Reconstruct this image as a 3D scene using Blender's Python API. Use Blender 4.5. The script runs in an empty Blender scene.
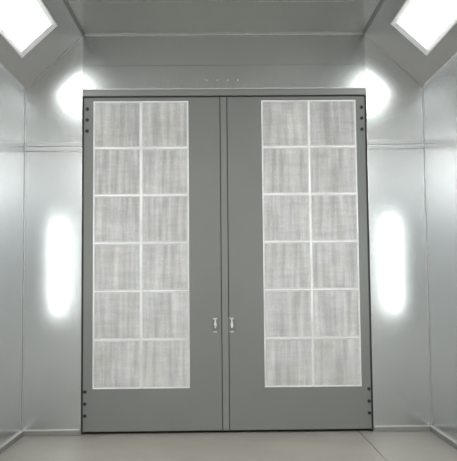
import bpy, bmesh, math, random
from mathutils import Vector, Matrix
random.seed(7)
C = bpy.context.scene.collection
W, H = 457, 461

# ------------------------------------------------------------------ dimensions (metres)
D = 7.894            # back wall
FY = -2.2            # front wall, behind the camera
XW = 2.138           # half width between side walls
XC = 1.512           # half width of the flat ceiling
ZW = 3.648           # top of the side walls
FZ = -.014           # floor level
ZC = 4.236           # flat ceiling
DX = 1.525           # half width of the door pair
DZ = 3.557           # top of the doors

# ------------------------------------------------------------------ materials
def new_mat(name):
    m = bpy.data.materials.new(name); m.use_nodes = True
    nt = m.node_tree
    return m, nt, nt.nodes['Principled BSDF']

def metal(name, col, rough, aniso=0.0, spangle=0.06, wave=0.05, rvar=0.05, metallic=1.0):
    m, nt, b = new_mat(name); N = nt.nodes; L = nt.links
    tc = N.new('ShaderNodeTexCoord')
    v = N.new('ShaderNodeTexVoronoi'); v.inputs['Scale'].default_value = 45
    L.new(tc.outputs['Object'], v.inputs['Vector'])
    n = N.new('ShaderNodeTexNoise'); n.inputs['Scale'].default_value = 1.3; n.inputs['Detail'].default_value = 4
    L.new(tc.outputs['Object'], n.inputs['Vector'])
    sep = N.new('ShaderNodeSeparateColor'); L.new(v.outputs['Color'], sep.inputs['Color'])
    mix = N.new('ShaderNodeMath'); mix.operation = 'ADD'
    L.new(sep.outputs['Red'], mix.inputs[0]); L.new(n.outputs['Fac'], mix.inputs[1])
    mr = N.new('ShaderNodeMapRange'); mr.inputs['From Max'].default_value = 2
    mr.inputs['To Min'].default_value = 1 - spangle; mr.inputs['To Max'].default_value = 1 + spangle
    L.new(mix.outputs[0], mr.inputs['Value'])
    sc = N.new('ShaderNodeVectorMath'); sc.operation = 'SCALE'; sc.inputs[0].default_value = col
    L.new(mr.outputs[0], sc.inputs['Scale']); L.new(sc.outputs[0], b.inputs['Base Color'])
    rr = N.new('ShaderNodeMapRange'); rr.inputs['From Max'].default_value = 2
    rr.inputs['To Min'].default_value = rough - rvar; rr.inputs['To Max'].default_value = rough + rvar
    L.new(mix.outputs[0], rr.inputs['Value']); L.new(rr.outputs[0], b.inputs['Roughness'])
    b.inputs['Metallic'].default_value = metallic
    n2 = N.new('ShaderNodeTexNoise'); n2.inputs['Scale'].default_value = 2.2; n2.inputs['Detail'].default_value = 1
    L.new(tc.outputs['Object'], n2.inputs['Vector'])
    bp = N.new('ShaderNodeBump'); bp.inputs['Strength'].default_value = wave; bp.inputs['Distance'].default_value = 0.1
    L.new(n2.outputs['Fac'], bp.inputs['Height']); L.new(bp.outputs[0], b.inputs['Normal'])
    return m

def paint(name, col, rough, var=0.04, scale=3.0, spec=0.5, metallic=0.0, bump=0.0):
    m, nt, b = new_mat(name); N = nt.nodes; L = nt.links
    tc = N.new('ShaderNodeTexCoord')
    n = N.new('ShaderNodeTexNoise'); n.inputs['Scale'].default_value = scale; n.inputs['Detail'].default_value = 6
    L.new(tc.outputs['Object'], n.inputs['Vector'])
    mr = N.new('ShaderNodeMapRange'); mr.inputs['From Min'].default_value = .25; mr.inputs['From Max'].default_value = .75
    mr.inputs['To Min'].default_value = 1 - var; mr.inputs['To Max'].default_value = 1 + var
    L.new(n.outputs['Fac'], mr.inputs['Value'])
    sc = N.new('ShaderNodeVectorMath'); sc.operation = 'SCALE'; sc.inputs[0].default_value = col
    L.new(mr.outputs[0], sc.inputs['Scale']); L.new(sc.outputs[0], b.inputs['Base Color'])
    b.inputs['Roughness'].default_value = rough; b.inputs['Metallic'].default_value = metallic
    b.inputs['Specular IOR Level'].default_value = spec
    if bump:
        bp = N.new('ShaderNodeBump'); bp.inputs['Strength'].default_value = bump; bp.inputs['Distance'].default_value = .01
        L.new(n.outputs['Fac'], bp.inputs['Height']); L.new(bp.outputs[0], b.inputs['Normal'])
    return m

def filter_mat():
    m, nt, b = new_mat('filter_fibre'); N = nt.nodes; L = nt.links
    tc = N.new('ShaderNodeTexCoord'); oi = N.new('ShaderNodeObjectInfo')
    off = N.new('ShaderNodeVectorMath'); off.operation = 'SCALE'; off.inputs[0].default_value = (37, 11, 23)
    L.new(oi.outputs['Random'], off.inputs['Scale'])
    add = N.new('ShaderNodeVectorMath'); add.operation = 'ADD'
    L.new(tc.outputs['Object'], add.inputs[0]); L.new(off.outputs[0], add.inputs[1])
    def noise(sx, sz, detail, rough=.55):
        mp = N.new('ShaderNodeMapping'); mp.inputs['Scale'].default_value = (sx, 1, sz)
        L.new(add.outputs[0], mp.inputs['Vector'])
        n = N.new('ShaderNodeTexNoise'); n.inputs['Scale'].default_value = 1; n.inputs['Detail'].default_value = detail
        n.inputs['Roughness'].default_value = rough
        L.new(mp.outputs[0], n.inputs['Vector']); return n.outputs['Fac']
    def rng(s, a, c, f0=.3, f1=.7):
        r = N.new('ShaderNodeMapRange'); r.inputs['From Min'].default_value = f0; r.inputs['From Max'].default_value = f1
        r.inputs['To Min'].default_value = a; r.inputs['To Max'].default_value = c
        L.new(s, r.inputs['Value']); return r.outputs[0]
    def mul(a, c):
        q = N.new('ShaderNodeMath'); q.operation = 'MULTIPLY'; L.new(a, q.inputs[0]); L.new(c, q.inputs[1]); return q.outputs[0]
    st = rng(noise(19, 1.3, 4), .78, 1.22)          # upright streaks
    wv = rng(noise(3, 22, 3), .93, 1.07)            # weak cross streaks
    bl = rng(noise(5, 5, 4), .93, 1.07)             # blotches
    fz = rng(noise(90, 60, 2, .7), .92, 1.08)       # fibre
    tot = mul(mul(st, wv), mul(bl, fz))
    cr = N.new('ShaderNodeMix'); cr.data_type = 'RGBA'
    cr.inputs['A'].default_value = (.60, .592, .565, 1); cr.inputs['B'].default_value = (.62, .62, .62, 1)
    L.new(rng(noise(3, 3, 2), 0, 1), cr.inputs['Factor'])
    sc = N.new('ShaderNodeVectorMath'); sc.operation = 'SCALE'
    L.new(cr.outputs['Result'], sc.inputs[0]); L.new(tot, sc.inputs['Scale'])
    L.new(sc.outputs[0], b.inputs['Base Color'])
    b.inputs['Roughness'].default_value = .95; b.inputs['Specular IOR Level'].default_value = .1
    bp = N.new('ShaderNodeBump'); bp.inputs['Strength'].default_value = .35; bp.inputs['Distance'].default_value = .01
    L.new(tot, bp.inputs['Height']); L.new(bp.outputs[0], b.inputs['Normal'])
    return m

def glow_mat(name, s):
    m, nt, b = new_mat(name)
    b.inputs['Base Color'].default_value = (.9, .9, .9, 1); b.inputs['Roughness'].default_value = .4
    N = nt.nodes; L = nt.links
    tc = N.new('ShaderNodeTexCoord'); n = N.new('ShaderNodeTexNoise'); n.inputs['Scale'].default_value = 3
    L.new(tc.outputs['Object'], n.inputs['Vector'])
    mr = N.new('ShaderNodeMapRange'); mr.inputs['To Min'].default_value = s * .96; mr.inputs['To Max'].default_value = s * 1.04
    L.new(n.outputs['Fac'], mr.inputs['Value']); L.new(mr.outputs[0], b.inputs['Emission Strength'])
    b.inputs['Emission Color'].default_value = (.97, 1, 1, 1)
    return m

SLOPE_GLOW, WALL_GLOW, FILL_LAMP = 6.5, 11, 74
galv_side = metal('galvanised_side', (.655, .677, .683), .23, spangle=.012, wave=.012, rvar=.006)
galv_back = metal('galvanised_back', (.645, .667, .663), .235, spangle=.012, wave=.012, rvar=.006)
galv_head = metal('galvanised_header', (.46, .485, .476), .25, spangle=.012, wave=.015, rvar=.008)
galv_ceil = metal('galvanised_ceiling', (.56, .558, .555), .18, spangle=.012, wave=.015, rvar=.008)
galv_slope = metal('galvanised_slope', (.54, .54, .54), .24, spangle=.012, wave=.015, rvar=.008)
galv_dark = metal('galvanised_flange_dark', (.34, .34, .335), .42)
galv_base = metal('base_angle_metal', (.36, .36, .34), .45, metallic=.6)
lip_mat = metal('base_lip_metal', (.62, .62, .60), .45, metallic=.5)
galv_trim = metal('bright_angle_trim', (.60, .61, .605), .36, metallic=.85)
grid_mat = paint('bright_filter_grid', (.95, .95, .94), .35, .22, 3.2, .6, .35)
door_paint = paint('grey_door_paint', (.218, .229, .212), .42, .03, 2.0)
strip_paint = paint('grey_strip_paint', (.234, .246, .228), .40, .03, 2.0)
frame_paint = paint('grey_frame_paint', (.25, .26, .245), .4, .05, 2.5, .5, .3)
dark_mat = paint('dark_gap', (.01, .01, .01), .9, .05)
gap_shade_mat = paint('dark_rubber_seal', (.035, .036, .034), .7, .1)  # dark grey that paints the shade of the side and top door gaps
bolt_mat = paint('dark_bolt_steel', (.02, .02, .02), .45, .1, 20)
lever_mat = metal('bright_lever', (.95, .95, .95), .3, wave=0, metallic=.6)
plate_mat = paint('latch_plate_paint', (.195, .206, .19), .5, .05)
conc = paint('sealed_concrete', (.41, .388, .342), .42, .10, 1.6, .35, bump=.05)
fibre = filter_mat()
tape = paint('filter_edge_band', (.76, .76, .75), .8, .16, 14, .2)
lamp_frame = paint('white_lamp_frame', (.80, .80, .79), .5, .03, 6)
slope_glow = glow_mat('slope_lamp_glow', SLOPE_GLOW)
wall_glow = glow_mat('wall_lamp_glow', WALL_GLOW)

# ------------------------------------------------------------------ mesh helpers
def bx(bm, x0, x1, y0, y1, z0, z1, bev=0.0):
    vs = [bm.verts.new((x, y, z)) for x in (x0, x1) for y in (y0, y1) for z in (z0, z1)]
    fs = [(0, 1, 3, 2), (4, 6, 7, 5), (0, 4, 5, 1), (2, 3, 7, 6), (0, 2, 6, 4), (1, 5, 7, 3)]
    faces = [bm.faces.new([vs[i] for i in f]) for f in fs]
    if bev:
        es = {e for f in faces for e in f.edges}
        bmesh.ops.bevel(bm, geom=list(es), offset=bev, segments=2, profile=.6, affect='EDGES')

def disc(bm, cx, cz, y0, y1, r, n=16, taper=.8, axis='y'):
    """a short round head standing off a wall facing -y"""
    rings = []
    for yy, rr in ((y1, r), (y0 + (y1 - y0) * .4, r), (y0, r * taper)):
        rings.append([bm.verts.new((cx + rr * math.cos(2 * math.pi * k / n), yy, cz + rr * math.sin(2 * math.pi * k / n))) for k in range(n)])
    for a, b in zip(rings, rings[1:]):
        for k in range(n):
            bm.faces.new((a[k], a[(k + 1) % n], b[(k + 1) % n], b[k]))
    bm.faces.new(rings[-1]); bm.faces.new(rings[0][::-1])

def prism(bm, prof, y0, y1):
    """extrude an (x, z) outline along y"""
    a = [bm.verts.new((x, y0, z)) for x, z in prof]; b = [bm.verts.new((x, y1, z)) for x, z in prof]
    n = len(prof)
    for k in range(n): bm.faces.new((a[k], a[(k + 1) % n], b[(k + 1) % n], b[k]))
    bm.faces.new(a[::-1]); bm.faces.new(b)

def obj(name, bm, mat, parent=None, loc=(0, 0, 0), smooth=False):
    bmesh.ops.recalc_face_normals(bm, faces=bm.faces)
    me = bpy.data.meshes.new(name); bm.to_mesh(me); bm.free()
    if smooth:
        for p in me.polygons: p.use_smooth = True
    me.materials.append(mat)
    o = bpy.data.objects.new(name, me); C.objects.link(o)
    o.location = loc
    if parent: o.parent = parent
    return o

def tag(o, label=None, cat=None, group=None, kind=None):
    for k, v in (('label', label), ('category', cat), ('group', group), ('kind', kind)):
        if v: o[k] = v
    return o

def struct(o, label, cat): return tag(o, label, cat, None, 'structure')

def empty(name, loc=(0, 0, 0)):
    o = bpy.data.objects.new(name, None); o.empty_display_size = .1; C.objects.link(o); o.location = loc; return o

B = bmesh.new

# ------------------------------------------------------------------ floor: two concrete slabs with an open joint
bm = B(); J = 1.376
bx(bm, -XW - .06, J - .004, FY - .06, D + .3, -.12, FZ, .004)
bx(bm, J + .004, XW + .06, FY - .06, D + .3, -.12, FZ, .004)
bx(bm, -XW - .06, XW + .06, FY - .06, D + .3, -.2, -.121)
floor = struct(obj('floor', bm, conc), 'smooth beige grey concrete floor with a saw-cut joint at right', 'floor')

# ------------------------------------------------------------------ side walls in sheet panels
SEAMS = [-1.3, 0.73, 2.77, 4.81, 6.85, D + .12]
for sx, side in ((-1, 'left'), (1, 'right')):
    bm = B(); y0 = FY
    xs = sorted((sx * XW, sx * (XW + .05)))
    for y1 in SEAMS:
        bx(bm, xs[0], xs[1], y0 + .0015, y1 - .0015, FZ, ZW, .003); y0 = y1
    w = struct(obj('wall_' + side, bm, galv_side), f'shiny galvanised sheet metal {side} wall of the booth', 'wall')
    # base angle along the foot of the wall
    bm = B(); xi = sorted((sx * XW, sx * (XW - .022)))
    bx(bm, xi[0], xi[1], FY, D - .022, FZ, .033, .003)
    o = struct(obj('baseboard_' + side, bm, galv_base), f'thin pale metal base angle along the {side} wall', 'baseboard')
    bm = B(); xi = sorted((sx * XW, sx * (XW - .026))); bx(bm, xi[0], xi[1], FY, D - .026, .033, .043, .003); obj('top_lip', bm, lip_mat, o)

# ------------------------------------------------------------------ back wall round the door opening
bm = B()
for s in (-1, 1):
    a, b = sorted((s * (DX + .002), s * (XW + .05)))
    bx(bm, a, b, D, D + .05, FZ, 2.966, .002)
    bx(bm, a, b, D, D + .05, 2.966, ZW, .002)
    # gusset up to the sloping ceiling
    prism(bm, [(s * (DX + .0), ZW), (s * XW, ZW), (s * (XC + .0), ZC), (s * (XC - .02), ZC)], D, D + .05)
wb = struct(obj('wall_back', bm, galv_back), 'shiny galvanised back wall on both sides of the grey double door', 'wall')
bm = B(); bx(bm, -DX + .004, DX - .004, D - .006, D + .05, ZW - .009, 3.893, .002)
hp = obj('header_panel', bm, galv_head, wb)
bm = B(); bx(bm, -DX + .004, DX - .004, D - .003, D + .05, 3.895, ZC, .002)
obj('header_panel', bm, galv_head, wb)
for px in (-.195, -.075, .035, .145):
    bm = B(); disc(bm, px, 3.728, D - .011, D - .005, .011); obj('rivet', bm, galv_trim, hp, smooth=False)
# joint flange, both sides of the door
for s in (-1, 1):
    a, b = sorted((s * (DX + .006), s * (XW - .010)))
    bm = B()
    bx(bm, a, b, D - .018, D, 2.968, 3.010, .004)
    bx(bm, a, b, D - .018, D, 3.020, 3.064, .004)
    struct(obj('trim_1' if s < 0 else 'trim_2', bm, galv_trim),
           f'horizontal folded joint strip across the back wall {"left" if s < 0 else "right"} of the double door', 'trim')
# corner angles
for s, n in ((-1, 'trim_3'), (1, 'trim_4')):
    bm = B(); a, b = sorted((s * XW, s * (XW - .009)))
    bx(bm, a, b, D - .009, D, .045, ZW - .02, .003)
    struct(obj(n, bm, galv_trim), f'thin bright corner angle between back wall and {"left" if s < 0 else "right"} wall', 'trim')
bm = B()
for s in (-1, 1):
    a, b = sorted((s * (DX + .008), s * XW))
    bx(bm, a, b, D - .02, D, FZ, .033, .003)
o = struct(obj('baseboard_back', bm, galv_base), 'thin pale metal base angle along the back wall beside the door', 'baseboard')
for s in (-1, 1):
    a, b = sorted((s * (DX + .015), s * XW))
    bm = B(); bx(bm, a, b, D - .025, D, .033, .045, .003); obj('top_lip', bm, lip_mat, o)

# added black sheet standing in for the dark outside, seen through the door gaps
bm = B(); bx(bm, -XW - .05, XW + .05, D + .13, D + .18, -.03, ZC + .05)
struct(obj('wall_outside', bm, dark_mat), 'dark space behind the double door, showing as black gaps round it', 'wall')

# ------------------------------------------------------------------ ceiling and the two sloping shoulders
bm = B(); y0 = FY
for y1 in (-1.2, .84, 2.88, 4.92, 6.96, D + .05):
    bx(bm, -XC, XC, y0 + .0015, y1 - .0015, ZC, ZC + .05, .003); y0 = y1
ceil = struct(obj('ceiling', bm, galv_ceil), 'flat galvanised sheet metal ceiling above the double door', 'ceiling')
nrm = Vector((ZC - ZW, 0, XW - XC)).normalized()      # outward normal of the right shoulder (x, z), mirrored for the left
for s in (-1, 1):
    bm = B(); nx, nz = nrm.x * s * .05, nrm.z * .05
    prism(bm, [(s * XW, ZW), (s * XC, ZC), (s * XC + nx, ZC + nz), (s * XW + nx, ZW + nz)], FY, D)
    obj('slope_panel', bm, galv_slope, ceil)['label'] = f'sloping metal panel between the {"left" if s < 0 else "right"} wall and the flat ceiling'
    # joint flange at the ceiling edge
    bm = B(); bx(bm, -.018, .018, FY, D - .01, -.012, 0, .004)
    f = obj('joint_flange', bm, galv_dark, ceil, (s * XC, 0, ZC - .001)); f.rotation_euler.y = s * .37
    # angle at the back edge of the slope
    d = Vector((s * (XC - XW), 0, ZC - ZW)); L_ = d.length
    bm = B(); bx(bm, 0, L_, D - (.014 if s > 0 else .006), D, -(.012 if s > 0 else .005), .0, .002)
    f = obj('corner_angle', bm, lip_mat, ceil, (s * XW, 0, ZW)); f.rotation_euler.y = -math.atan2(d.z, d.x)
    if s < 0: f.location = (s * XW - .0, 0, ZW)
bm = B(); bx(bm, -XC, XC, D - .016, D - .004, ZC - .014, ZC, .003)
obj('corner_angle', bm, galv_trim, ceil)

# ------------------------------------------------------------------ door frame (head beam)
bm = B()
bx(bm, -DX + .002, DX - .002, D - .02, D + .05, DZ + .002, ZW - .024, .003)
df = struct(obj('door_frame', bm, frame_paint), 'grey head beam of the frame over the double door', 'door frame')
bm = B(); bx(bm, -DX + .002, DX - .002, D - .026, D + .04, ZW - .023, ZW - .010, .002)
obj('top_flange', bm, galv_trim, df)
# dark strips set in the side and top gaps, painting the shade there
for s in (-1, 1):
    a, b = sorted((s * (DX - .017), s * (DX + .001)))
    bm = B(); bx(bm, a, b, D + .012, D + .05, FZ, DZ - .011); obj('door_seal', bm, gap_shade_mat, df)
bm = B(); bx(bm, -DX + .02, DX - .02, D + .010, D + .05, DZ - .011, DZ + .0015); obj('door_seal', bm, gap_shade_mat, df)

# ------------------------------------------------------------------ doors, each with its filter opening
DT = DZ - .013; CELL = .5085; Z0 = .455
def door(name, x0, x1, g0, label):
    """leaf x0..x1, filter grid starts at g0 (two cells wide, six high)"""
    g1 = g0 + 2 * CELL; z1 = Z0 + 6 * CELL; yb = D + .05
    bm = B()
    bx(bm, x0, g0, D, yb, .017, DT, .003); bx(bm, g1, x1, D, yb, .017, DT, .003)
    bx(bm, g0 - .004, g1 + .004, D, yb, .017, Z0, 0); bx(bm, g0 - .004, g1 + .004, D, yb, z1, DT, 0)
    d = struct(obj(name, bm, door_paint), label, 'door')
    # galvanised cell grid
    bm = B(); t = .0125; yf = D - .005; yk = D + .05
    bx(bm, g0, g0 + t * .8, yf, yk, Z0, z1, .002); bx(bm, g1 - t * .8, g1, yf, yk, Z0, z1, .002)
    gm = (g0 + g1) / 2; bx(bm, gm - t * .75, gm + t * .75, yf, yk, Z0, z1, .003)
    for r in range(7):
        z = Z0 + r * CELL
        a, b = (z, z + t) if r == 0 else (z - t, z) if r == 6 else (z - t * .75, z + t * .75)
        for xa, xb in ((g0 + t * .8, gm - t * .75), (gm + t * .75, g1 - t * .8)):
            bx(bm, xa, xb, yf, yk, a, b, .003)
    obj('filter_grid', bm, grid_mat, d)
    bm = B(); bx(bm, g0 - .02, g1 + .02, D + .055, D + .06, Z0 - .02, z1 + .02); obj('backing_panel', bm, dark_mat, d)
    return d, gm

dl, gml = door('door_1', -1.507, -.053, -1.407, 'left leaf of the tall grey double door, holding twelve filters')
dr, gmr = door('door_2', .026, 1.507, .394, 'right leaf of the tall grey double door, with the centre strip')
# overlapping centre strip, fixed to the right leaf
bm = B(); bx(bm, -.047, .020, D - .010, D + .05, .017, DT - .002, .004)
obj('centre_strip', bm, strip_paint, dr)

for d, bs in ((dl, -1), (dr, 1)):
    for z in (3.424, 3.305, 3.185, .428, .302, .180):
        bm = B(); disc(bm, bs * (1.474 if z > 1 else 1.486), z, D - .014, D, .0185, 14, .8); obj('hinge_bolt', bm, bolt_mat, d)
for d, hx in ((dl, -.119), (dr, .055)):
    hz = 1.102
    y = D if d is dl else D
    bm = B(); bx(bm, hx - .034, hx + .034, y - .004, y, hz - .075, hz + .095, .002)
    lp = obj('door_latch', bm, plate_mat, d)
    bm = B(); bx(bm, hx - .024, hx + .024, y - .022, y - .004, hz + .066, hz + .082, .003); obj('pivot_bar', bm, lip_mat, lp)
    bm = B()   # tapered drop lever
    prof = [(.008, .058), (.0085, .035), (.0155, .008), (.0155, -.005), (.007, -.032), (-.007, -.032), (-.0155, -.005), (-.0155, .008), (-.0085, .035), (-.008, .058)]
    prism(bm, [(hx + px * .85, hz + pz + .010) for px, pz in prof], y - .018, y - .006)
    for v in bm.verts: v.co.y -= .45 * (hz + .068 - v.co.z)      # stands out at its lower end
    obj('lever', bm, lever_mat, lp)
    bm = B(); bx(bm, hx - .022, hx + .022, y - .014, y - .004, hz - .071, hz - .058, .003); obj('catch_bar', bm, lip_mat, lp)

# ------------------------------------------------------------------ the 24 filters
def pad_bm(hw, rng):
    bm = B(); n = 14
    ph = [rng.uniform(0, 6.3) for _ in range(4)]; sag = rng.uniform(.002, .008); tilt = rng.uniform(-.004, .004); sk = rng.uniform(-.003, .003)
    V = {}
    for i in range(n + 1):
        for k in range(n + 1):
            u, v = 2 * i / n - 1, 2 * k / n - 1
            e = max(abs(u), abs(v))
            puff = .004 * (1 - e ** 8)
            yy = -puff - sag * max(0, 1 - (v + .55) ** 2 * 2) * (1 - u * u) + tilt * v + sk * u
            yy += .0016 * math.sin(9 * u + ph[0]) * (1 - e ** 8) + .001 * math.sin(5 * v + ph[1] + 2 * u)
            V[i, k] = bm.verts.new((u * hw, yy, v * hw))
    for i in range(n):
        for k in range(n):
            bm.faces.new((V[i, k], V[i + 1, k], V[i + 1, k + 1], V[i, k + 1]))
    ring = [V[i, 0] for i in range(n)] + [V[n, k] for k in range(n)] + [V[i, n] for i in range(n, 0, -1)] + [V[0, k] for k in range(n, 0, -1)]
    back = [bm.verts.new((v.co.x, .035, v.co.z)) for v in ring]
    ring = [bm.verts.new(v.co) for v in ring]           # own rim, so the face shades flat to its edge
    m = len(ring)
    for k in range(m): bm.faces.new((ring[k], ring[(k + 1) % m], back[(k + 1) % m], back[k]))
    bm.faces.new(back)
    return bm

ROW = ['top row', 'second row from the top', 'third row from the top', 'third row from the bottom', 'second row from the bottom', 'bottom row']
for side, gm, cols in (('left', gml, ('hinge', 'centre')), ('right', gmr, ('centre', 'hinge'))):
    for r in range(6):
        for c in range(2):
            rng = random.Random(hash((side == 'left', r, c)) & 0xffff)
            cx = gm + (c - .5) * CELL; cz = Z0 + (5 - r + .5) * CELL
            t = empty('air_filter', (cx, D - .001, cz))
            where = 'beside the hinges' if cols[c] == 'hinge' else 'nearer the latches'
            tag(t, f'air filter in the {side} door, {ROW[r]}, {where}', 'air filter', 'air filters set in the double door')
            hw = CELL / 2 - .0115
            obj('fibre_pad', pad_bm(hw - .008, rng), fibre, t, smooth=True)
            bm = B(); o_, i_ = hw, hw - .0078
            for a in ((-o_, -i_, -o_, o_), (i_, o_, -o_, o_), (-i_, i_, -o_, -i_), (-i_, i_, i_, o_)):
                bx(bm, a[0], a[1], -.002, .036, a[2], a[3], 0)
            obj('edge_band', bm, tape, t)

# ------------------------------------------------------------------ light fixtures
def fixture(name, ln, wd, glow, side, end):
    """lies in local x (across) / y (along), faces local -z; built round its own origin"""
    t = empty(name)
    bm = B(); a, b = wd / 2, ln / 2
    # dished frame: proud outer rim falling to the diffuser
    loops = []
    for ix, iy, z in ((0, 0, 0), (0, 0, -.030), (.012, .012, -.030), (side, end, -.007), (side, end, 0)):
        loops.append([bm.verts.new((u * (a - ix), v * (b - iy), z)) for u, v in ((-1, -1), (1, -1), (1, 1), (-1, 1))])
    for p_, q_ in zip(loops, loops[1:] + loops[:1]):
        for k in range(4): bm.faces.new((p_[k], p_[(k + 1) % 4], q_[(k + 1) % 4], q_[k]))
    obj('lamp_frame', bm, lamp_frame, t)
    bm = B(); bx(bm, -a + side, a - side, -b + end, b - end, -.009, -.001, .001)
    obj('diffuser', bm, glow, t)
    return t

ang = math.atan2(ZC - ZW, XW - XC)
for s in (-1, 1):
    t = fixture('ceiling_light', 1.30, .475, slope_glow, .045, .08)
    t.location = (s * 1.829, 7.155 - .65, ZW + (XW - 1.829) * math.tan(ang))
    t.rotation_euler = (0, s * ang, 0)
    tag(t, f'glowing white rectangular light in pale frame on the {"left" if s < 0 else "right"} sloping ceiling panel', 'light', 'lights on the sloping ceiling panels')
for s in (-1, 1):
    t = fixture('wall_light', 1.22, .48, wall_glow, .03, .03)
    # local y -> world z, local -z -> into the booth
    t.matrix_world = Matrix.Translation((s * XW, 6.42 if s < 0 else 6.50, 1.77)) @ (Matrix(((0, 0, s), (-s, 0, 0), (0, 1, 0))).to_4x4() if False else Matrix(((0, 0, s), (s, 0, 0), (0, 1, 0))).to_4x4())
    tag(t, f'tall upright light on the {"left" if s < 0 else "right"} wall, mirrored as a white glow in the back wall', 'light', 'upright lights on the side walls')

# daylight from the open near end of the booth, behind the camera
# added fill lamps, unseen, brightening floor and doors from around and behind the camera
for sx in (-1, 1):
    for ly in (1.7, -.6):
        l = bpy.data.lights.new('booth_lamp', 'AREA'); l.shape = 'RECTANGLE'; l.size = .38; l.size_y = 1.2; l.energy = FILL_LAMP; l.color = (1, .995, .985)
        o = bpy.data.objects.new('booth_lamp', l); C.objects.link(o)
        o.location = (sx * 1.80, ly, ZW + (XW - 1.829) * math.tan(ang) - .03); o.rotation_euler = (0, sx * ang, 0)
w = bpy.data.worlds.new('world'); bpy.context.scene.world = w; w.use_nodes = True
N = w.node_tree.nodes; L = w.node_tree.links      # bright overcast sky over a duller ground
tc = N.new('ShaderNodeTexCoord'); sx = N.new('ShaderNodeSeparateXYZ'); L.new(tc.outputs['Generated'], sx.inputs[0])
mr = N.new('ShaderNodeMapRange'); mr.inputs['From Min'].default_value = -.16; mr.inputs['From Max'].default_value = .12
L.new(sx.outputs['Z'], mr.inputs['Value'])
mx = N.new('ShaderNodeMix'); mx.data_type = 'RGBA'; L.new(mr.outputs[0], mx.inputs['Factor'])
mx.inputs['A'].default_value = (.56, .55, .50, 1); mx.inputs['B'].default_value = (.97, 1, 1.01, 1)
L.new(mx.outputs['Result'], N['Background'].inputs[0]); N['Background'].inputs[1].default_value = .85

# ------------------------------------------------------------------ camera (solved from the photograph)
f, p, y, r, cx, h = 744.85, .0713, .0125, -.0093, -.0695, 1.5411
fw = Vector((math.sin(y) * math.cos(p), math.cos(y) * math.cos(p), math.sin(p)))
rt = Vector((math.cos(y), -math.sin(y), 0)); up = rt.cross(fw)
rt, up = math.cos(r) * rt + math.sin(r) * up, -math.sin(r) * rt + math.cos(r) * up
cd = bpy.data.cameras.new('camera'); co = bpy.data.objects.new('camera', cd); C.objects.link(co)
M = Matrix((rt, up, -fw)).transposed().to_4x4(); M.translation = (cx, 0, h); co.matrix_world = M
cd.sensor_fit = 'HORIZONTAL'; cd.sensor_width = 36; cd.lens = f * 36 / W; cd.clip_start = .05
S = bpy.context.scene; S.camera = co
S.view_settings.view_transform = 'Standard'; S.view_settings.look = 'None'
S.cycles.max_bounces = 14; S.cycles.diffuse_bounces = 6; S.cycles.glossy_bounces = 10
S.cycles.use_denoising = True
